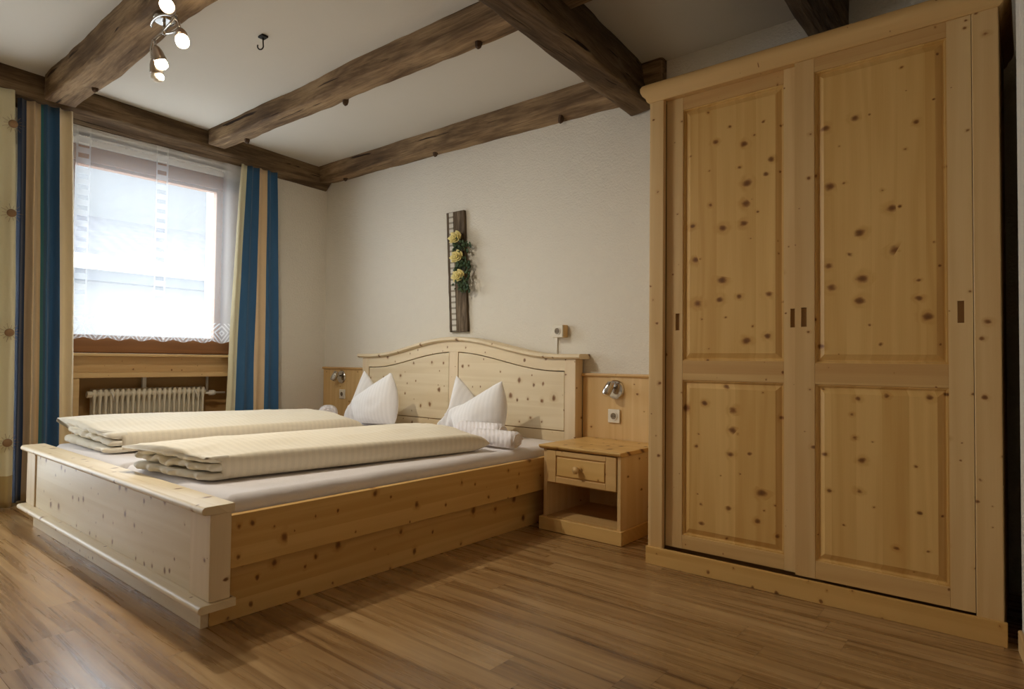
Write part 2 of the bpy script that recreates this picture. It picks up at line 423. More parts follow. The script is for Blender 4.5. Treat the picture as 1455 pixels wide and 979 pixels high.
# sill and radiator casing
f = MB(); f.box(-5.47, -5.30, WY0, WY1, 1.003, 1.024)
s = struct('window_sill', f, 'clear_y', .004)
f = MB(); f.box(-5.41, -5.385, WY0, WY1, .875, 1.003); f.box(-5.40, -5.30, WY0, WY1, .842, .880)
f.box(-5.40, -5.31, WY0, WY0+.135, 0, .842); f.box(-5.40, -5.31, WY1-.07, WY1, 0, .842)
struct('trim_1', f, 'clear_y', .004)
struct('trim_2', MB().box(-5.558, -5.545, WY0, WY1, 0, 1.0), 'niche')
# balcony door (outside the frame, light comes in through it)
door = thing('door_1', (-5.42, 0, 0), 'white glazed balcony door behind the pale curtain', 'door'); door['kind'] = 'structure'
f = MB(); f.box(-5.47, -5.39, DY0, DY0+.1, 0, DZ1); f.box(-5.47, -5.39, DY1-.1, DY1, 0, DZ1); f.box(-5.47, -5.39, DY0, DY1, DZ1-.1, DZ1); f.box(-5.47, -5.39, DY0, DY1, 0, .12)
obj('door_frame', f, 'pvc', door, .006)
obj('pane', MB().box(-5.434, -5.428, DY0+.1, DY1-.1, .12, DZ1-.1), 'glass', door)

# ------------------------------------------------------------------ ceiling beams
def beam(name, e0, e1, label, mat, seg=56, amp=.007, group=None, seed=0, pegs=(), cut=None):
    """e0/e1: outline of the two ends (same number of points)."""
    stub = None
    if cut:                                     # (x at the near face, x at the far face of the main beam)
        at = lambda x: [vl(a, b, (x-a[0])/(b[0]-a[0])) for a, b in zip(e0, e1)]
        if len(cut) > 1: stub = MB().rings([at(cut[1]), e1])
        e1 = at(cut[0])
    n = len(e0); R = []
    dense0, dense1 = [], []
    for e, dn in ((e0, dense0), (e1, dense1)):
        for k in range(n):
            a, b = e[k], e[(k+1) % n]
            for q in range(4): dn.append(vl(a, b, q/4))
    for i in range(seg+1):
        t = i/seg; ring = []
        for k, (a, b) in enumerate(zip(dense0, dense1)):
            p = vl(a, b, t)
            d = Vector((nz(p.x*1.7+seed, p.y*1.7, p.z*6), nz(p.x*1.7, p.y*1.7+seed+9, p.z*6), nz(p.x*1.7+5, p.y*1.7, p.z*6+seed)))
            d2 = Vector((nz(p.x*7+seed, p.y*7, p.z*9), nz(p.x*7, p.y*7+seed+9, p.z*9), nz(p.x*7+5, p.y*7, p.z*9+seed)))
            ring.append(p+d*amp*2.2+d2*amp)
        R.append(ring)
    base = Vector(dense0[0]).lerp(Vector(dense1[0]), .5)
    m = MB(); m.rings(R)
    ob = obj(name, m, mat, None, 0, True, loc=base)
    b = ob.modifiers.new('bevel', 'BEVEL'); b.width = .012; b.segments = 2; b.limit_method = 'ANGLE'; b.angle_limit = .7
    tag(ob, label, 'beam', group, 'thing')
    if stub: obj('beam_end', stub, mat, ob, .012)
    for (x, y, z) in pegs:
        q = MB(); a = random.random()
        q.lathe([(.019, .02), (.021, -.008), (.017, -.026), (.004, -.036)], (x, y, z), (.1, .05, 1), 7)
        obj('peg', q, 'peg', ob)
    return ob
# B1, B2, B3 run from the window beam to the main beam
beam('ceiling_beam', [(-5.135, 1.205, 2.93), (-5.135, 1.385, 2.93), (-5.135, 1.385, 2.733), (-5.135, 1.205, 2.736)],
     [(-1.72, 1.215, 2.95), (-1.72, 1.39, 2.95), (-1.72, 1.39, 2.738), (-1.72, 1.215, 2.738)],
     'old wooden ceiling beam carrying the spot lamp', 'beam_x', seed=2, cut=(-1.775,), pegs=[(-4.62, 1.35, 2.735), (-2.9, 1.25, 2.735)])
beam('ceiling_beam', [(-5.19, 2.325, 2.89), (-5.19, 2.475, 2.89), (-5.19, 2.47, 2.738), (-5.19, 2.325, 2.742)],
     [(-1.60, 2.395, 2.93), (-1.60, 2.56, 2.93), (-1.60, 2.56, 2.758), (-1.60, 2.395, 2.762)],
     'old wooden ceiling beam crossing the middle of the ceiling beyond the hook', 'beam_x', seed=11, cut=(-1.875, -1.79), pegs=[(-4.78, 2.45, 2.74), (-3.55, 2.50, 2.748), (-2.33, 2.50, 2.755)])
beam('ceiling_beam', [(-5.24, 3.405, 2.88), (-5.24, 3.57, 2.88), (-5.24, 3.565, 2.722), (-5.24, 3.405, 2.692)],
     [(-1.72, 3.495, 2.90), (-1.72, 3.57, 2.90), (-1.72, 3.565, 2.655), (-1.72, 3.495, 2.752)],
     'old wooden ceiling beam along the top of the headboard wall', 'beam_x', amp=.005, seed=23, cut=(-1.985, -1.90), pegs=[(-4.95, 3.50, 2.71), (-3.75, 3.52, 2.705), (-2.5, 3.53, 2.69)])
def mx(y): return -1.841-.089*(y-2.09), -1.657-.105*(y-2.11), -1.809-.08*(y-2.758)
E_ = []
for y in (-1.68, 3.545):
    l, r, tr = mx(y); E_.append([(l-.03, y, 2.93), (tr, y, 2.93), (r, y, 2.575), (l, y, 2.565)])
beam('ceiling_beam', E_[0], E_[1], 'massive dark main beam that the other ceiling beams meet', 'beam_y', 90, .009, seed=31)
beam('ceiling_beam', [(-5.15, YF, 2.99), (-5.05, YF, 2.99), (-5.05, YF, 2.80), (-5.33, YF, 2.74)],
     [(-5.33, 3.55, 2.88), (-5.245, 3.55, 2.88), (-5.245, 3.55, 2.715), (-5.33, 3.55, 2.645)],
     'brown wooden wall beam above the window and its curtains', 'beam_w', 80, .0035, seed=41)
beam('ceiling_beam', [(-.885, -1.68, 2.95), (-.70, -1.68, 2.95), (-.70, -1.68, 2.74), (-.885, -1.68, 2.74)],
     [(-.885, 3.55, 2.91), (-.70, 3.55, 2.91), (-.70, 3.55, 2.715), (-.885, 3.55, 2.715)],
     'dark reddish beam above the wardrobe', 'beam_y', 70, .003, seed=53)

# ------------------------------------------------------------------ bed
BX = -3.447
bed = thing('double_bed', (BX, 2.25, 0), 'pine double bed with curved headboard and low footboard', 'bed')
hb = part('headboard', bed)
def capz(x):        # top edge of the curved cap
    d = min(1, abs(x-BX)/1.0)
    return 1.050+.132*(0.5+0.5*math.cos(PI*d))
def railz(x):       # lower edge of the curved rail
    d = min(1, abs(x-BX)/1.0)
    return .936+.130*(0.5+0.5*math.cos(PI*d))
HX0, HX1 = BX-1.137, BX+1.137
xs = [HX0-.045+i*(2.274+.09)/60 for i in range(61)]
q = MB(); R = []
for x in xs:
    z = capz(x); R.append([(x, 3.425, z-.022), (x, 3.428, z-.006), (x, 3.438, z), (x, 3.555, z), (x, 3.555, z-.034), (x, 3.445, z-.034), (x, 3.434, z-.030)])
q.rings(R); obj('crest_cap', q, 'pale_x', hb, 0, True).modifiers.new('es', 'EDGE_SPLIT').split_angle = .7
q = MB(); R = []
for i in range(61):
    x = HX0+.085+i*(2.274-.17)/60
    R.append([(x, 3.455, railz(x)), (x, 3.455, capz(x)-.034), (x, 3.53, capz(x)-.034), (x, 3.53, railz(x))])
q.rings(R); obj('top_rail', q, 'pale_x', hb, .003)
for sx in (HX0, HX1-.088):
    obj('post', MB().box(sx, sx+.088, 3.453, 3.54, .0, capz(sx+.04)-.033), 'pale_z', hb, .004)
obj('stile', MB().box(BX-.048, BX+.048, 3.456, 3.53, .53, railz(BX)+.004), 'pale_z', hb, .003)
obj('bottom_rail', MB().box(HX0+.088, HX1-.088, 3.455, 3.53, .25, .531), 'pale_x', hb, .003)
for a, b in ((HX0+.094, BX-.053), (BX+.053, HX1-.094)):
    q = MB(); n = 24; A = [(lerp(a, b, i/n), railz(lerp(a, b, i/n))-.006) for i in range(n+1)]
    q.prism([(a, .537)]+A+[(b, .537)], 'y', 3.4585, 3.525)
    obj('headboard_panel', q, 'wide_x', hb, .003)
q = MB(); q.box(HX0+.05, HX1-.05, 3.47, 3.535, .3, .92)
obj('backing', q, 'cavity', hb)
fb = part('footboard', bed)
FX0, FX1 = BX-1.185, BX+1.182
q = MB()
def bullnose(y0, y1, z0, z1, n=6):
    r = (z1-z0)/2; P = [(y0+r-r*math.cos(a), (z0+z1)/2+r*math.sin(a)) for a in [(-PI/2)+PI*k/n for k in range(n+1)]]
    return P+[(y1, z1), (y1, z0)]
q.prism(bullnose(1.022, 1.142, .437, .468), 'x', FX0-.004, FX1+.006)
obj('cap_rail', q, 'pale_x', fb, .002)
for a in (FX0, FX1-.165):
    obj('post', MB().box(a, a+.165, 1.056, 1.134, .122, .437), 'pale_z', fb, .004)
obj('footboard_panel', MB().box(FX0+.167, FX1-.167, 1.064, 1.12, .122, .437), 'wide_x', fb, .002)
q = MB(); q.prism(bullnose(1.012, 1.150, .092, .122), 'x', FX0-.006, FX1+.012)
obj('moulding', q, 'pale_x', fb, .002)
obj('plinth', MB().box(BX-1.085, BX+1.088, 1.070, 1.10, 0, .094), 'pale_x', fb, .002)
for sx in (-1, 1):
    xo = BX+sx*1.147; xi = BX+sx*1.112
    obj('side_rail', MB().box(min(xo, xi), max(xo, xi), 1.134, 3.452, .214, .412), 'pine_y', bed, .003)
    xo = BX+sx*1.092; xi = BX+sx*1.06
    o = obj('base_board', MB().box(min(xo, xi), max(xo, xi), 1.10, 3.452, 0, .214), 'pine_y', bed, .002)
    o['label'] = 'recessed base board under the side rail'
obj('slat_base', MB().box(BX-1.11, BX+1.11, 1.14, 3.45, .23, .25), 'cavity', bed)

def cushion(m, c, T, n=20, p=.42, wr=.0, seed=0, bow=(0, 0)):
    """puffed quad: corners c = (bottom-left, bottom-right, top-right, top-left); closed surface added to m"""
    c = [Vector(x) for x in c]
    nrm = ((c[1]-c[0]).cross(c[3]-c[0])+(c[2]-c[1]).cross(c[2]-c[3])).normalized()
    def P(u, v, s_):
        b = c[0].lerp(c[1], u).lerp(c[3].lerp(c[2], u), v)
        b = b+(c[1]-c[0]).normalized()*(bow[1]*u-bow[0]*(1-u))*math.sin(PI*min(1, v*.92+.08))
        k = ((1-(2*u-1)**2)*(1-(2*v-1)**2))
        k = max(k, 0)**p
        k += wr*nz(u*5+seed, v*5, s_)*k
        return b+nrm*(s_*T*k)
    for s_ in (1, -1):
        m.grid(n, n, lambda u, v: P(u, v, s_))
    return m
def weld(o, d=.0008):
    bm = bmesh.new(); bm.from_mesh(o.data); bmesh.ops.remove_doubles(bm, verts=bm.verts, dist=d)
    bmesh.ops.recalc_face_normals(bm, faces=bm.faces); bm.to_mesh(o.data); bm.free()

# mattresses
for k, (a, b) in enumerate(((BX-1.105, BX-.012), (BX+.012, BX+1.105))):
    q = MB(); n = 30; r = .045
    def fn(u, v, a=a, b=b):
        # sheet wrapped round the mattress: superellipse section swept along y
        return None
    R = []
    sec = []
    z0, z1 = .252, .472
    for i in range(9):
        t = i/8*PI/2; sec.append((b-r+r*math.sin(t)*1.0, z1-r+r*math.cos(t)))
    for i in range(9):
        t = PI/2+i/8*PI/2; sec.append((b-r+r*math.sin(t), z0+r+r*math.cos(t)))
    L = [(a+b-x, z) for x, z in sec[::-1]]
    ring = sec+L
    # extra points on top
    top = [(lerp(a+r, b-r, t/12), z1) for t in range(1, 12)]
    ring = ring+top
    ys = [1.148, 1.153, 1.165, 1.19]+[1.25+i*(3.36-1.25)/24 for i in range(25)]+[3.40, 3.425, 3.437, 3.442]
    for y in ys:
        e = min(y-1.148, 3.442-y); f_ = 1-max(0, (1-e/.045))**2.2*.045/.11 if e < .045 else 1
        cx, czz = (a+b)/2, (z0+z1)/2
        R.append([(cx+(x-cx)*(1-(1-f_)*.2), y, czz+(z-czz)*f_+(.006*nz(x*4, y*4, k) if z > .4 else 0)) for x, z in ring])
    q.rings(R)
    o = obj('mattress', q, 'sheet', None, 0, True, loc=((a+b)/2, 2.3, .252))
    tag(o, ('mattress in a white fitted sheet on the window side of the bed', 'mattress in a white fitted sheet on the nightstand side of the bed')[k], 'mattress', 'mattresses of the double bed')

# folded duvets
def duvet(fr, fl, br, bl, zt, label, seed, lip, loc):
    """corners on the mattress plan; zt = top heights (fr, fl, br, bl)"""
    m = MB(); nv, nu = 64, 26; zb = .478
    d0 = (Vector(fr)-Vector(br)).normalized()
    def q_(z, hmax, x):
        t = min(1, max(0, ((z-zb)/hmax-.55)/.25)); t = t*t*(3-2*t)
        side = min(1, max(0, (x-fl[0])/(fr[0]-fl[0])))
        return t*(2.1-.9*side)-1.0*(1-t)
    def cs(v):
        R_ = Vector(fr).lerp(Vector(br), v); L_ = Vector(fl).lerp(Vector(bl), v)
        zr = lerp(zt[0], zt[2], v); zl = lerp(zt[1], zt[3], v)
        return R_, L_, zr, zl
    rings = []
    for j in range(nv+1):
        v = j/nv; R_, L_, zr, zl = cs(v)
        e = 1
        if v > .86: e = max(.02, (1-((v-.86)/.14)**2.6))**.5
        ring = []
        hr, hl = (zr-zb)*e, (zl-zb)*e
        N = 12
        for i in range(N+1):            # right-hand fold, bottom to top
            t = -PI/2+PI*i/N
            r = hr/2
            ring.append((R_.x+.035*math.cos(t)**.7*1.0-.03, R_.y, zb+r+r*math.sin(t)))
        for i in range(1, nu):
            t = i/nu; p = Vector((R_.x-.03, R_.y)).lerp(Vector((L_.x+.03, L_.y)), t)
            h = lerp(hr, hl, t)+.022*math.sin(PI*t)*e
            h += (.010*nz(p.x*5+seed, p.y*5)+.006*nz(p.x*16+seed, p.y*4))*e*min(1, 6*t, 6*(1-t))
            ring.append((p.x, p.y, zb+h))
        for i in range(N+1):
            t = PI/2+PI*i/N; r = hl/2
            ring.append((L_.x+.035*math.cos(t)+.03, L_.y, zb+r+r*math.sin(t)))
        if e < 1: ring = [(x, y, z+(1-e)*.38*(zr-zb)) for x, y, z in ring]
        if v < .16:                     # the upper layer reaches further out over the folds
            k = (1-v/.16)**2
            hmax = max(p[2] for p in ring)-zb
            ring = [(x+d0.x*lip*k*q_(z, hmax, x), y+d0.y*lip*k*q_(z, hmax, x), z-.012*k*(1 if z-zb > .75*hmax else 0)) for x, y, z in ring]
        rings.append(ring)
    # front: recess the end slightly so that the folded layers show
    m.rings(rings)
    o = obj('duvet', m, 'duvet', None, 0, True, loc=loc)
    tag(o, label, 'duvet', 'folded duvets on the bed')
    # folded layers at the foot end
    d = (Vector(fr)-Vector(br)).normalized()
    hgt = (min(zt[0], zt[1])-zb)
    nl = 3
    for L in range(nl):
        q = MB()
        z_lo = zb+hgt*(L/nl)+.002; th = hgt/nl*.80
        out = (lip*.75, lip*.2, lip*.55)[L]
        A = []
        nn = 44
        for i in range(nn+1):
            t = i/nn
            p = Vector(fr).lerp(Vector(fl), t*.97+.005)
            tl = lerp(zt[0], zt[1], t)-zb
            k = tl/hgt
            wv = nz(t*11+seed+L*3, L*2.1)*.022+nz(t*30+seed, L)*.006; wz = nz(t*8+seed*2, L*5)*.018
            ed = min(1, t/.05, (1-t)/.05)**.5
            dd = d*(out*ed+wv)
            zc = zb+(z_lo-zb+th/2)*k+wz*(L > 0)
            hh = th/2*k*(.9+.25*nz(t*13, L+seed))
            ring = []
            for s_ in range(7):
                a = -PI/2+PI*s_/6
                ring.append((p.x+dd.x+d.x*.018*math.cos(a), p.y+dd.y+d.y*.018*math.cos(a), zc+hh*math.sin(a)))
            bk = -d*.06
            ring.append((p.x+bk.x, p.y+bk.y, zc+hh)); ring.append((p.x+bk.x, p.y+bk.y, zc-hh))
            A.append(ring)
        q.rings(A)
        obj('folded_layer', q, 'duvet_in', o, 0, True)
    return o
duvet((-3.80, 1.25), (-4.56, 1.25), (-3.72, 2.82), (-4.36, 2.84), (.588, .640, .580, .610), 'cream folded duvet on the window side of the bed', 3, .035, (-4.15, 2.0, .478))
duvet((-2.66, 1.25), (-3.26, 1.17), (-2.43, 2.74), (-3.06, 2.80), (.588, .600, .580, .600), 'cream folded duvet on the side of the bed towards the nightstand', 17, .035, (-2.85, 2.0, .478))

# pillows folded to two points
def pillow(S0, S1, TB, RB, A0, TA, AR, label, seed, loc):
    m = MB()
    S0, S1, TB, RB, A0, TA, AR = [Vector(p) for p in (S0, S1, TB, RB, A0, TA, AR)]
    cushion(m, (S0, RB, TB, S1), .085, 24, .5, .1, seed, (.0, .045))          # front leaf
    cushion(m, (A0, AR, TA, S1.lerp(A0, .35)+Vector((.0, .03, .04))), .075, 24, .5, .1, seed+5, (.03, .02))
    # soft body between the leaves, low down
    cushion(m, (A0.lerp(S0, .5)+Vector((0, 0, .035)), AR.lerp(RB, .5)+Vector((0, 0, .035)), AR.lerp(RB, .5)+Vector((-.05, 0, .22)), S0.lerp(A0, .5)+Vector((.03, 0, .16))), .11, 18, .5)
    o = obj('pillow', m, 'pillow', None, 0, True, loc=loc)
    r = o.modifiers.new('remesh', 'REMESH'); r.mode = 'VOXEL'; r.voxel_size = .0095; r.use_smooth_shade = True
    s_ = o.modifiers.new('smooth', 'SMOOTH'); s_.factor = .5; s_.iterations = 6
    tag(o, label, 'pillow', 'pillows standing at the headboard')
    return o
pillow((-4.19, 3.10, .491), (-4.288, 3.13, .679), (-3.825, 3.16, .91), (-3.80, 3.17, .491), (-4.44, 3.16, .491), (-4.36, 3.30, .925), (-4.02, 3.33, .491),
       'white pillow folded to two points in front of the left headboard panel', 1, (-4.1, 3.2, .472))
pillow((-3.06, 3.10, .491), (-3.135, 3.12, .639), (-2.715, 3.18, .875), (-2.735, 3.19, .491), (-3.315, 3.14, .491), (-3.266, 3.30, .905), (-2.90, 3.34, .491),
       'white pillow folded to two points beside the rolled towels', 8, (-2.95, 3.15, .472))

# rolled towels
def towel(c, d, L, rx, rz, label, seed, group):
    d = Vector(d).normalized(); s_ = Vector((-d.y, d.x, 0)); c = Vector(c)
    m = MB(); n = 26; R = []
    for i in range(17):
        t = i/16; e = min(t, 1-t)*L
        k = 1 if e > .02 else .72+.28*math.sqrt(max(0, 1-(1-e/.02)**2))
        ring = []
        for q in range(n):
            a = 2*PI*q/n
            ca, sa = math.cos(a), math.sin(a)
            rr = 1+.03*nz(t*4+seed, ca*1.5, sa*1.5)
            p = c+d*(t-.5)*L+s_*(rx*k*rr*ca*abs(ca)**-.15 if abs(ca) > 1e-3 else 0)+Vector((0, 0, rz*k*rr*sa))
            ring.append(p)
        R.append(ring)
    m.rings(R)
    o = obj('rolled_towel', m, 'towel', None, 0, True, loc=c-Vector((0, 0, rz)))
    # spiral lip of the roll on both ends
    for sg in (-1, 1):
        q = MB(); P = []
        for i in range(40):
            a = i*.38; k = .82*(1-i/46)
            P.append(c+d*sg*(L*.5-.002)+s_*(rx*k*math.cos(a))+Vector((0, 0, rz*k*math.sin(a))))
        q.tube(P, .005, 6); obj('rolled_end', q, 'towel', o, 0, True)
    tag(o, label, 'towel', group); return o
towel((-2.505, 2.885, .530), (1, .05, 0), .33, .056, .050, 'rolled white towel at the front beside the duvet and nightstand', 2, 'rolled white towels')
towel((-2.745, 3.005, .541), (1, .04, 0), .37, .056, .061, 'rolled white towel lying behind another roll, in front of the pillow', 5, 'rolled white towels')
towel((-4.72, 3.20, .536), (.83, -.56, 0), .24, .080, .059, 'rolled white towel half hidden behind the window-side duvet', 9, 'rolled white towels')

# ------------------------------------------------------------------ wall panels beside the bed
def wainscot(a, b, label):
    t_ = thing('wall_panel', ((a+b)/2, YB, 0), label, 'wall panel', 'pine wall panels beside the bed')
    obj('board', MB().box(a, b, 3.537, 3.559, .0, .915), 'panel_z', t_, .002)
    q = MB(); q.prism([(3.524, .905), (3.520, .914), (3.524, .924), (3.559, .924), (3.559, .902), (3.53, .902)], 'x', a-.002, b)
    obj('cap_strip', q, 'clear_x', t_, .002)
    return t_
wainscot(-5.305, HX0-.004, 'pine wall panel between the corner and the headboard')
wainscot(HX1+.004, -1.505, 'pine wall panel behind the nightstand')

def socket(x, z, y, label, big=False):
    t_ = thing('wall_socket', (x, y, z-.043), label, 'socket', 'white wall sockets')
    h = .044
    obj('cover_plate', MB().box(x-h, x+h, y-.012, y, z-h, z+h), 'plastic', t_, .005)
    q = MB(); q.lathe([(.027, 0), (.027, -.004), (.021, -.004), (.019, .008)], (x, y-.0125, z), (0, 1, 0), 24)
    o = obj('socket_well', q, 'plastic', t_, .001); 
    q = MB(); q.lathe([(.0205, 0), (.0205, .003)], (x, y-.0145, z), (0, 1, 0), 20); obj('insert', q, 'socket_dark', t_)
    for s_ in (-1, 1):
        q = MB(); q.lathe([(.003, 0), (.003, .003)], (x+s_*.009, y-.0158, z), (0, 1, 0), 8); obj('pin_hole', q, 'iron', t_)
    return t_
socket(-2.062, .652, 3.536, 'white socket below the reading lamp on the nightstand panel')
socket(-4.985, .672, 3.536, 'white socket below the reading lamp in the corner by the window')
t_ = socket(-2.489, 1.207, 3.505, 'cream socket on a raised box above the headboard end')
obj('back_box', MB().box(-2.532, -2.446, 3.505, 3.559, 1.165, 1.250), 'clear_z', t_, .003)['label'] = 'wood coloured box'
q = MB(); q.tube([(-2.53, 3.552, 1.163), (-2.533, 3.553, 1.10), (-2.528, 3.553, 1.0)], .006, 8); o = obj('cable', q, 'white', t_, 0, True); o['label'] = 'thin white cable'

def reading_lamp(x, z, label, sx):
    y = 3.537
    t_ = thing('reading_lamp', (x, y, z), label, 'lamp', 'chrome reading lamps on the wall panels')
    q = MB(); q.lathe([(.062, 0), (.062, -.006), (.056, -.013), (.03, -.016), (.0, -.017)], (x, y-.001, z), (0, 1, 0), 32)
    obj('rose', q, 'chrome', t_, 0, True).modifiers.new('es', 'EDGE_SPLIT').split_angle = .5
    q = MB(); q.tube([(x, y-.014, z+.01), (x, y-.035, z+.012), (x-.006, y-.055, z+.01)], .007, 10); obj('arm', q, 'chrome', t_, 0, True)
    hx = x-.012; hy = y-.075; hz = z+.006
    q = MB(); q.lathe([(.012, -.05), (.022, -.045), (.027, -.02), (.029, .01), (.027, .035), (.025, .04)], (hx, hy, hz), (-.35, -.25, -.9), 20)
    obj('spot_head', q, 'chrome', t_, 0, True)
    q = MB(); q.lathe([(.024, .034), (.02, .042), (.0, .046)], (hx, hy, hz), (-.35, -.25, -.9), 16); obj('bulb', q, 'bulb_off', t_, 0, True)
    q = MB(); q.lathe([(.006, 0), (.006, -.012), (.003, -.015)], (x+.002, y-.017, z+.012), (0, 1, 0), 10); obj('switch', q, 'iron', t_, 0, True)
    return t_
reading_lamp(-2.055, .822, 'chrome reading lamp above the nightstand', 1)
reading_lamp(-5.005, .833, 'chrome reading lamp on the panel near the window corner', -1)

# ------------------------------------------------------------------ nightstand
NX0, NX1, NF = -2.252, -1.728, 3.034
ns = thing('nightstand', ((NX0+NX1)/2, 3.3, 0), 'pine nightstand with one drawer and open shelf', 'nightstand')
q = MB(); P = [(3.012, .494), (3.008, .500), (3.012, .505), (3.50, .505), (3.50, .481), (3.03, .481), (3.022, .487)]
P = [(3.008, .494), (3.008, .503), (3.532, .503), (3.532, .480), (3.024, .480), (3.014, .486)]
q.prism(P, 'x', NX0-.022, NX1+.012); obj('top', q, 'pine_x', ns, .003)
for a, b in ((NX0, NX0+.022), (NX1-.022, NX1)):
    obj('side_panel', MB().box(a, b, NF, 3.53, .0, .481), 'clear_z', ns, .002)
obj('back_panel', MB().box(NX0+.022, NX1-.022, 3.51, 3.53, .0, .48), 'clear_z', ns)
obj('shelf', MB().box(NX0+.022, NX1-.022, NF+.004, 3.51, .068, .082), 'clear_x', ns)
q = MB(); q.box(NX0+.022, NX1-.022, NF+.01, 3.51, .278, .289); obj('divider', q, 'clear_x', ns)
q = MB(); q.box(NX0-.018, NX1+.018, 3.012, NF, 0, .078); q.box(NX1, NX1+.018, NF, 3.53, 0, .078); q.box(NX0-.018, NX0, NF, 3.53, 0, .078)
obj('plinth', q, 'pine_x', ns, .004)
dr = part('drawer', ns); DX0, DX1, DZ0, DZ1_ = NX0+.026, NX1-.026, .286, .474
q = MB(); b = .062; y0 = NF-.004
q.box(DX0, DX1, y0+.004, y0+.02, DZ0, DZ1_)
def rim(m, x0, x1, z0, z1, i0, i1, k0, k1, ya, yb):
    """frame ring between an outer and inner rectangle in the xz plane"""
    m.box(x0, i0, ya, yb, z0, z1); m.box(i1, x1, ya, yb, z0, z1); m.box(i0, i1, ya, yb, z0, k0); m.box(i0, i1, ya, yb, k1, z1)
q2 = MB(); rim(q2, DX0, DX1, DZ0, DZ1_, DX0+.066, DX1-.066, DZ0+.034, DZ1_-.030, y0-.004, y0+.004)
q2.box(DX0, DX1, y0+.004, y0+.3, DZ0, DZ1_)
obj('drawer_front', q2, 'clear_x', dr, .0025)
q = MB(); q.box(DX0+.074, DX1-.074, y0-.003, y0+.005, DZ0+.042, DZ1_-.038); obj('raised_field', q, 'pine_x', dr, .004)
q = MB(); q.lathe([(.011, 0), (.009, .012), (.014, .018), (.021, .026), (.022, .034), (.016, .042), (.0, .045)], (-2.0, y0-.003, .380), (0, -1, 0), 20)
o = obj('knob', q, 'clear_x', dr, 0, True); o['label'] = 'round turned knob'

# ------------------------------------------------------------------ wardrobe
wr = thing('wardrobe', (-.78, 3.2, 0), 'tall pine wardrobe with two sliding panel doors', 'wardrobe')
WX0, WX1, WF, WB = -1.481, -.078, 2.872, 3.50
for a, b in ((WX0, WX0+.022), (WX1-.022, WX1)):
    obj('side_panel', MB().box(a, b, WF+.02, WB, .0, 2.33), 'clear_z', wr, .002)
obj('back_panel', MB().box(WX0+.022, WX1-.022, WB-.015, WB, 0, 2.33), 'cavity', wr)
obj('top_panel', MB().box(WX0, WX1, WF+.02, WB, 2.325, 2.345), 'clear_x', wr)
obj('post', MB().box(WX0, WX0+.078, WF, WF+.03, .08, 2.335), 'clear_z', wr, .004)
obj('post', MB().box(WX1-.080, WX1, WF, WF+.03, .08, 2.335), 'clear_z', wr, .004)
q = MB(); q.box(WX0-.004, WX1+.010, WF-.016, WF+.004, 0, .085); q.box(WX0-.004, WX0, WF, WB, 0, .085)
obj('plinth', q, 'pine_x', wr, .006)
q = MB()
prof = [(-.004, 2.318), (-.012, 2.326), (-.016, 2.340), (-.028, 2.352), (-.036, 2.370), (-.037, 2.388), (-.030, 2.402), (-.018, 2.410), (.05, 2.410), (.05, 2.318)]
RR = []
# mitred crown: left return, front, right return
for (px, py, ox, oy) in ((WX0, WB, -1, 0), (WX0, WF, -1, 1), (WX1, WF, 1, 1), (WX1, WB, 1, 0)):
    RR.append([(px+ox*(-d_), py+(d_ if oy else 0), z) for d_, z in prof])
q.rings(RR); o = obj('crown', q, 'clear_x', wr, .001, True)
q = MB(); q.box(WX0+.05, WX1-.05, WF+.02, WB, 2.345, 2.36); obj('roof_board', q, 'cavity', wr)
obj('inner_back', MB().box(WX0+.03, WX1-.03, WF+.075, WF+.085, .05, 2.325), 'cavity', wr)
def sliding_door(x0, x1, z0, z1, yf, ix0, ix1, rails, pulls):
    """frame front at yf; opening between ix0..ix1; rails: list of (zlo, zhi) of openings; pulls: (xa, xb)"""
    d = part('sliding_door', wr)
    th = .022
    # stiles with the finger pull cut through
    for (a, b) in ((x0, ix0), (ix1, x1)):
        q = MB()
        pl = [p for p in pulls if a < (p[0]+p[1])/2 < b]
        if pl:
            pa, pb = pl[0]; za, zb2 = 1.160, 1.243
            q.box(a, b, yf, yf+th, z0, za); q.box(a, b, yf, yf+th, zb2, z1)
            q.box(a, pa, yf, yf+th, za, zb2); q.box(pb, b, yf, yf+th, za, zb2)
        else: q.box(a, b, yf, yf+th, z0, z1)
        if pl: weld(obj('stile', q, 'clear_z', d))
        else: obj('stile', q, 'clear_z', d, .0015)
    zz = z0
    for (lo, hi) in rails+[(z1, z1)]:
        obj('cross_rail', MB().box(ix0, ix1, yf+.0005, yf+th, zz, lo), 'clear_x', d, .0015); zz = hi
    for lo, hi in rails:
        q = MB(); g = .012; s_ = .030
        def rect(e, y): return [(ix0+e, y, lo+e), (ix1-e, y, lo+e), (ix1-e, y, hi-e), (ix0+e, y, hi-e)]
        # moulded edge, groove, slope up to the raised field
        q.rings([rect(-.002, yf+.006), rect(.006, yf+.006), rect(.010, yf+.015), rect(.014, yf+.015), rect(.036, yf+.004), rect(.037, yf+.0035)], True, False)
        v = [q.bm.verts.new(p) for p in rect(.037, yf+.0035)]; q._f(v)
        v = [q.bm.verts.new(p) for p in rect(-.002, yf+.006)]; w_ = [q.bm.verts.new((p[0], yf+.021, p[2])) for p in rect(-.002, 0)]
        for i in range(4): q._f([v[i], v[(i+1) % 4], w_[(i+1) % 4], w_[i]])
        q._f(w_)
        o = obj('door_panel', q, 'pine_z', d); weld(o)
    for pa, pb in pulls:
        q = MB(); q.box(pa-.006, pb+.006, yf+.010, yf+.021, 1.152, 1.250)
        obj('finger_pull', q, 'cavity', d)
    return d
sliding_door(-1.402, -.780, .094, 2.322, 2.905, -1.316, -.839, [(.160, .915), (1.010, 2.255)], [(-1.353, -1.331), (-.812, -.791)])
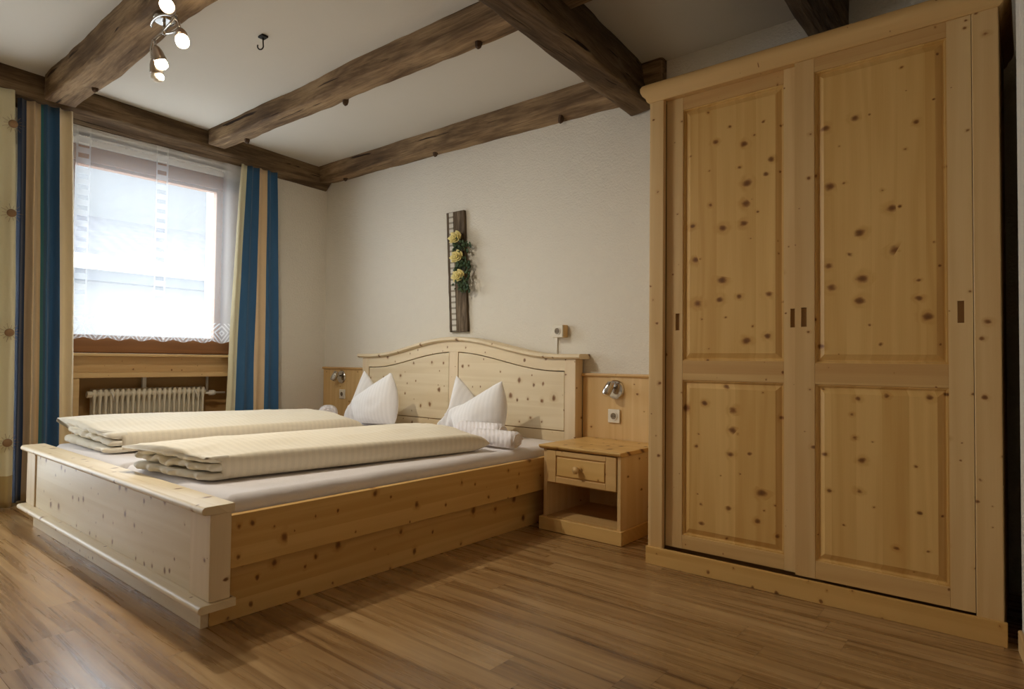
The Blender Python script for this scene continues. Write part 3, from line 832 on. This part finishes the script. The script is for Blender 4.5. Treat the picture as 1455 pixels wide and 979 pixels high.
sliding_door(-.785, -.160, .094, 2.325, 2.876, -.706, -.236, [(.169, .914), (1.004, 2.258)], [(-.760, -.737), (-.208, -.187)])

# ------------------------------------------------------------------ wall decoration
q = MB(); R = []
for i in range(25):
    t = i/24; z = lerp(1.224, 2.187, t); cx = lerp(-3.470, -3.527, t); hw = .097+.004*nz(i*.4)
    R.append([(cx-hw, 3.530+.003*nz(i*.7, 2), z), (cx+hw, 3.530, z), (cx+hw+.002*nz(i*.9, 5), 3.557, z), (cx-hw, 3.557, z)])
t_ = thing('wall_decoration', (-3.5, 3.557, 1.22), 'weathered board with lace ribbon and three yellow roses', 'wall decoration')
obj('board', MB().rings(R), 'board', t_, .003)
q = MB(); q.rings([[(lerp(-3.512, -3.569, t)-.023, 3.5265, lerp(1.230, 2.182, t)), (lerp(-3.512, -3.569, t)+.023, 3.5265, lerp(1.230, 2.182, t)),
                    (lerp(-3.512, -3.569, t)+.023, 3.530, lerp(1.230, 2.182, t)), (lerp(-3.512, -3.569, t)-.023, 3.530, lerp(1.230, 2.182, t))] for t in (0, .5, 1)])
obj('ribbon', q, 'tape', t_)['label'] = 'pale lace ribbon'
for k, (rx, rz) in enumerate(((-3.475, 1.968), (-3.455, 1.815), (-3.437, 1.662))):
    q = MB()
    for ring_, (n, rad, up, out) in enumerate(((7, .068, .010, .038), (6, .050, .026, .030), (5, .031, .040, .022), (3, .014, .05, .014))):
        for i in range(n):
            a = 2*PI*i/n+ring_*.5+k
            # tilted petal: the rose is wider along the upper-right diagonal
            ex = Vector((.93, 0, .36)); ez = Vector((-.30, 0, .62)); ey = Vector((0, -1, 0))
            rdir = ex*math.cos(a)+ez*math.sin(a); tdir = -ex*math.sin(a)+ez*math.cos(a)
            base = Vector((rx, 3.515, rz))+ey*up
            def pet(u, v, rad=rad, out=out):
                w_ = math.sin(PI*min(1, .12+v*.8))*rad*.62
                return base+rdir*(rad*v)+tdir*(w_*(2*u-1))+ey*(out*(v*v)-.012*(2*u-1)**2*v)
            q.grid(4, 4, pet)
    obj('rose', q, 'rose', t_, 0, True, solid=.002)
    q = MB(); rs = random.Random(40+k)
    for i in range(46):
        lx = rx+.045+rs.gauss(0, .044); lz = rz-.085+max(-.06, min(.06, rs.gauss(0, .030))); ly = 3.515-abs(rs.gauss(0, .02))
        lx = max(-3.50, min(lx, -3.335))
        a = rs.uniform(0, 2*PI); L = rs.uniform(.02, .042)
        dr_ = Vector((math.cos(a), -.5+rs.random()*.3, math.sin(a))).normalized(); sd = dr_.cross(Vector((0, -1, .2))).normalized()
        bs = Vector((lx, ly, lz))
        q.grid(2, 3, lambda u, v: bs+dr_*L*v+sd*(L*.42*math.sin(PI*(.1+.85*v))*(2*u-1))+Vector((0, -.004*(1-(2*u-1)**2), 0)))
    obj('foliage', q, 'leaf', t_, 0, True, solid=.0015)

# ------------------------------------------------------------------ hook
t_ = thing('ceiling_hook', (-3.466, 1.858, cz(-3.466, 1.858)), 'dark iron hook hanging from the white ceiling', 'hook')
zc = cz(-3.466, 1.858)
obj('mounting_plate', MB().box(-3.49, -3.44, 1.838, 1.878, zc-.012, zc), 'iron', t_, .003)
q = MB(); P = [(-3.466, 1.858, zc-.008), (-3.464, 1.858, zc-.035), (-3.462, 1.859, zc-.062)]
ud = Vector((.77, .64, 0))*-1
for i in range(12):
    a = i/11*PI*1.12
    c_ = Vector((-3.462, 1.859, zc-.062))+ud*.017
    P.append(c_-ud*(.017*math.cos(a))-Vector((0, 0, .020*math.sin(a))))
q.tube(P, .004, 8); obj('hook', q, 'iron', t_, 0, True)

# ------------------------------------------------------------------ ceiling spot lamp on the first beam
lz = 2.735
lp = thing('spot_lamp', (-3.40, 1.29, lz), 'chrome ceiling lamp with curved arms and four spot heads', 'lamp')
q = MB(); q.lathe([(.052, 0), (.052, -.014), (.045, -.022), (.0, -.024)], (-3.40, 1.29, lz+.002), (0, 0, 1), 28); obj('canopy', q, 'chrome', lp, 0, True).modifiers.new('es', 'EDGE_SPLIT').split_angle = .6
q = MB(); P = []
for i in range(40):                      # the spiral ring below the canopy
    a = -2.2+i/39*4.6; r = .085+.02*i/39
    P.append((-3.40+r*math.cos(a)*1.25, 1.29+r*math.sin(a)*.55, lz-.035-.012*math.sin(a*1.5)))
q.tube(P, .0065, 8); obj('spiral_arm', q, 'chrome', lp, 0, True)
q = MB(); q.tube([(-3.24, 1.285, 2.697), (-3.33, 1.29, 2.683), (-3.42, 1.29, 2.668), (-3.507, 1.28, 2.650), (-3.535, 1.28, 2.610), (-3.52, 1.28, 2.565), (-3.478, 1.28, 2.548)], .0075, 8)
obj('bar', q, 'chrome', lp, 0, True)
q = MB(); q.tube([(-3.40, 1.29, lz-.01), (-3.40, 1.29, lz-.085)], .008, 8); obj('stem', q, 'chrome', lp, 0, True)
heads = [  # neck, aim direction, lit
    ((-3.205, 1.250, 2.680), (.75, -.55, -.15), True),
    ((-3.199, 1.289, 2.607), (.50, -.10, -.80), True),
    ((-3.452, 1.270, 2.600), (.02, .36, -1), True),
    ((-3.478, 1.275, 2.545), (-.12, .25, -1), False)]
BULBS = []
for k, (nk, dr_, lit) in enumerate(heads):
    d = Vector(dr_).normalized(); nk = Vector(nk)
    hd = part('spot_head', lp)
    q = MB(); q.lathe([(.010, 0), (.018, .008), (.026, .028), (.030, .055), (.033, .072), (.030, .073), (.024, .05), (.006, .03)], nk, d, 20)
    obj('housing', q, 'nickel', hd, 0, True)
    q = MB(); q.lathe([(.016, .045), (.024, .070), (.031, .088), (.029, .104), (.016, .114), (.0, .117)], nk, d, 18)
    obj('bulb', q, 'bulb' if lit else 'bulb_off', hd, 0, True)
    q = MB(); end = Vector(((-3.26, 1.285, 2.694), (-3.25, 1.285, 2.69), (-3.50, 1.28, 2.652), (-3.515, 1.28, 2.565))[k])
    q.tube([end, end.lerp(nk, .5)+Vector((0, 0, .012)), nk], .006, 8); obj('neck', q, 'chrome', hd, 0, True)
    if lit: BULBS.append((nk+d*.125, d))

# ------------------------------------------------------------------ radiator
rd = thing('radiator', (-5.46, 2.0, .12), 'cream sectional radiator in the niche below the window sill', 'radiator')
RY0, RY1, NS = 1.615, 2.455, 22
pitch = (RY1-RY0)/NS
def section(y):
    m = MB()
    for xc in (-5.425, -5.478):
        R = []
        for z, r in ((.15, .006), (.16, .016), (.20, .011), (.66, .011), (.70, .015), (.742, .017), (.755, .010)):
            R.append([(xc+r*1.25*math.cos(2*PI*k/10), y+r*.95*math.sin(2*PI*k/10), z) for k in range(10)])
        m.rings(R)
    m.box(-5.478, -5.425, y-.012, y+.012, .70, .742); m.box(-5.478, -5.425, y-.012, y+.012, .16, .19)
    m.lathe([(.02, -pitch/2), (.02, pitch/2)], (-5.425, y, .715), (0, 1, 0), 12)
    m.lathe([(.02, -pitch/2), (.02, pitch/2)], (-5.425, y, .18), (0, 1, 0), 12)
    return m
s0 = obj('radiator_section', section(RY0+pitch/2), 'rad', rd, 0, True)
for i in range(1, NS):
    c_ = s0.copy(); COL.objects.link(c_); c_.parent = rd; c_.location = (0, i*pitch, 0)
q = MB(); q.lathe([(.026, -.03), (.026, .0), (.018, .004)], (-5.425, RY0, .715), (0, 1, 0), 8); obj('end_plug', q, 'rad', rd)
q = MB(); q.lathe([(.010, 0), (.010, .03), (.022, .034), (.024, .07), (.018, .085), (.009, .09), (.009, .17)], (-5.425, RY1, .700), (0, 1, 0), 14); obj('valve', q, 'white', rd, 0, True)
q = MB(); q.tube([(-5.49, RY1+.045, .69), (-5.49, RY1+.045, .842)], .011, 8); obj('pipe', q, 'white', rd, 0, True)
obj('bracket', MB().box(-5.51, -5.48, 1.985, 2.015, .74, .842), 'white', rd, .003)
for yy in (1.74, 2.36):
    q = MB(); q.tube([(-5.40, yy, .73), (-5.39, yy+.01, .70), (-5.40, yy+.02, .66)], .006, 6); obj('clip', q, 'white', rd, 0, True)

# ------------------------------------------------------------------ curtains
def curtain(name, x, yt, yb, z0, z1, folds, amp, mats, bounds, label, cat, seed, nu=150, nvv=40, group=None, mf=None):
    """yt/yb: (y0, y1) at top and bottom; bounds: upper fraction of every stripe"""
    m = MB()
    def fn(u, v):
        k = v**1.5
        ya, yb_ = lerp(yb[0], yt[0], k), lerp(yb[1], yt[1], k)
        am = amp*(.75+.25*math.sin(v*2.1+seed))*(1-.35*v)
        ph = 2*PI*folds*u+.35*math.sin(v*3+seed)
        return (x+am*math.sin(ph)+.006*nz(u*6+seed, v*4), lerp(ya, yb_, u)+.010*math.cos(ph)*.6+.004*nz(u*9, v*5+seed), lerp(z0, z1, v))
    def mi(u, v):
        if mf: return mf(u, v)
        for i, b in enumerate(bounds):
            if u <= b: return i
        return len(bounds)-1
    m.grid(nu, nvv, fn, None, mi)
    o = obj(name, m, mats, None, 0, True, solid=.004, loc=(x, (yt[0]+yt[1])/2, z0))
    return tag(o, label, cat, group)
curtain('curtain', -5.195, (1.070, 1.388), (1.10, 1.450), .03, 2.724, 4.5, .036, ['cur_navy', 'cur_tan', 'cur_teal', 'cur_blue', 'cur_cream'],
        (.17, .415, .445, .727, 1), 'blue and cream striped curtain between balcony door and window', 'curtain', 1.3, group='striped curtains beside the window')
curtain('curtain', -5.258, (2.640, 2.975), (2.545, 3.035), .03, 2.685, 4.2, .032, ['cur_pale', 'cur_blue', 'cur_tan', 'cur_blue'],
        (.185, .50, .72, 1), 'blue and cream striped curtain between window and headboard wall', 'curtain', 4.1, group='striped curtains beside the window')
fc = curtain('curtain', -5.150, (.80, 1.052), (.76, 1.105), .012, 2.75, 2.5, .030, ['cur_pale', 'cur_hem'], (1,), 'pale curtain with brown flower motifs at the balcony door', 'curtain', 2.2,
             mf=lambda u, v: 1 if v < .065 else 0)
for k, z in enumerate((2.515, 1.93, 1.15, .435)):
    fy = lerp(1.062, 1.035, (z/2.6))
    q = MB(); c_ = Vector((-5.108, fy, z))
    q.lathe([(.026, -.004), (.026, .004), (.016, .010), (.0, .012)], c_, (1, 0, 0), 18)
    for i in range(14):
        a = 2*PI*i/14; dd = Vector((0, math.cos(a), math.sin(a)))
        q.tube([c_+dd*.03, c_+dd*(.050 if i % 2 else .062)], .0009, 5)
    obj('flower_motif', q, 'flower_brown', fc, 0, True)['label'] = 'brown flower motif'
# lace sheer
m = MB(); SY0, SY1, SZ0, SZ1 = 1.36, 2.685, 1.142, 2.640
def sf(u, v):
    y = lerp(SY0, SY1, u); am = .010+.012*max(0, nz(u*5+3, 1))
    zb = SZ0-.022*abs(((y-SY0)/.155+.5) % 1-.5)*2*(1-v)**12
    fold = math.sin(u*58)*am+.018*math.exp(-((u-.52)/.03)**2)-.012*math.exp(-((u-.60)/.02)**2)
    return (-5.292+fold*(.55-.35*v)*.9, y+.006*math.cos(u*58)*v, lerp(zb, SZ1+.03, v))
m.grid(260, 34, sf, lambda u, v: (u*(SY1-SY0), v*(SZ1-SZ0)))
o = obj('sheer_curtain', m, 'sheer', None, 0, True, loc=(-5.29, 2.0, SZ0))
tag(o, 'white translucent lace curtain with zigzag hem hanging in front of the window', 'curtain')

# ------------------------------------------------------------------ house across the street
h = thing('house', (-13, 5, -4), 'pale house with grey tiled roof seen through the window', 'house')
obj('wall', MB().box(-20, -12.35, 1.5, 12, -4, 2.42), 'house_wall', h)
obj('fascia', MB().box(-12.3, -12.0, 1.2, 13, 2.46, 2.70), 'fascia', h)
obj('gutter', MB().box(-12.34, -12.08, 1.2, 13, 2.28, 2.46), 'gutter', h)
obj('roof', MB().hexa([(-12.02, 1, 2.66), (-12.02, 13, 2.66), (-15.2, 13, 3.95), (-15.2, 1, 3.95), (-12.02, 1, 2.70), (-12.02, 13, 2.70), (-15.2, 13, 4.0), (-15.2, 1, 4.0)]), 'tiles', h)
obj('sky_cover_wall', MB().box(-20, -15.0, 1.5, 13, 3.6, 5.4), 'sky_cover', h)  # grey wall added above the roof to cover the overbright sky

# ------------------------------------------------------------------ lights
W = bpy.data.worlds.new('sky'); scene.world = W; W.use_nodes = True
bg = W.node_tree.nodes['Background']; bg.inputs[0].default_value = (.86, .93, 1.0, 1); bg.inputs[1].default_value = 9.8
def light(name, typ, loc, energy, color=(1, 1, 1), **k):
    l = bpy.data.lights.new(name, typ); l.energy = energy; l.color = color
    for a, v in k.items(): setattr(l, a, v)
    o = bpy.data.objects.new(name, l); COL.objects.link(o); o.location = loc; return o
for (nm, yc, zc_, sy, sz) in (('window_portal', (WY0+WY1)/2, 1.8, 1.2, 1.4), ('door_portal', (DY0+DY1)/2, 1.1, DY1-DY0, 2.1)):
    o = light(nm, 'AREA', (-5.72, yc, zc_), 1, shape='RECTANGLE', size=sy, size_y=sz)
    o.data.cycles.is_portal = True
    o.rotation_euler = (PI/2, 0, -PI/2)
for (p, d), e in zip(BULBS, (8, 28, 94)):
    o = light('spot_glow', 'SPOT', p, e, (1, .92, .78), shadow_soft_size=.03, spot_size=2.95, spot_blend=.9)
    o.rotation_euler = d.to_track_quat('-Z', 'Y').to_euler()

# added warm fill light behind the viewer, below a made-up globe
zt = cz(-1.1, -1.0)
gl = thing('fill_lamp', (-1.1, -1.0, zt), 'round frosted glass globe added above an unseen warm fill light', 'lamp')
q = MB(); q.lathe([(.07, 0), (.07, -.025), (.05, -.035)], (-1.1, -1.0, zt), (0, 0, 1), 24); obj('canopy', q, 'chrome', gl, .002)
q = MB(); q.lathe([(.045, -.03), (.10, -.06), (.13, -.12), (.12, -.18), (.07, -.225), (.0, -.24)], (-1.1, -1.0, zt), (0, 0, 1), 28); obj('glass_globe', q, 'bulb_off', gl, 0, True)
light('fill_light', 'POINT', (-1.1, -1.0, 2.45), 4, (1, .76, .46), shadow_soft_size=.06)

# ------------------------------------------------------------------ camera
cam = bpy.data.cameras.new('camera'); co = bpy.data.objects.new('camera', cam); COL.objects.link(co)
cam.sensor_width = 36; cam.lens = 889.375/1455*36; cam.clip_start = .02
a, b, r = math.radians(39.599), math.radians(1.5), math.radians(.598)
F = Vector((-math.sin(a)*math.cos(b), math.cos(a)*math.cos(b), math.sin(b))); Rr = Vector((math.cos(a), math.sin(a), 0)); U = Rr.cross(F)
R2 = Rr*math.cos(r)+U*math.sin(r); U2 = U*math.cos(r)-Rr*math.sin(r)
mt = Matrix((R2, U2, -F)).transposed().to_4x4(); mt.translation = Vector((0, 0, 1)); co.matrix_world = mt
scene.camera = co

# ------------------------------------------------------------------ layout units -> metres
for me in {o.data for o in scene.objects if o.type == 'MESH'}: me.transform(Matrix.Scale(S, 4))
for o in scene.objects:
    o.location = o.location*S
    if o.type == 'LIGHT' and o.data.type == 'AREA': o.data.size *= S; o.data.size_y *= S

vs = scene.view_settings
vs.view_transform = 'Standard'; vs.look = 'None'; vs.gamma = 1; vs.use_curve_mapping = False; vs.exposure = 0.0
scene.cycles.max_bounces = 10; scene.cycles.diffuse_bounces = 6; scene.cycles.transparent_max_bounces = 16
scene.cycles.use_denoising = True
scene.cycles.sample_clamp_indirect = 6
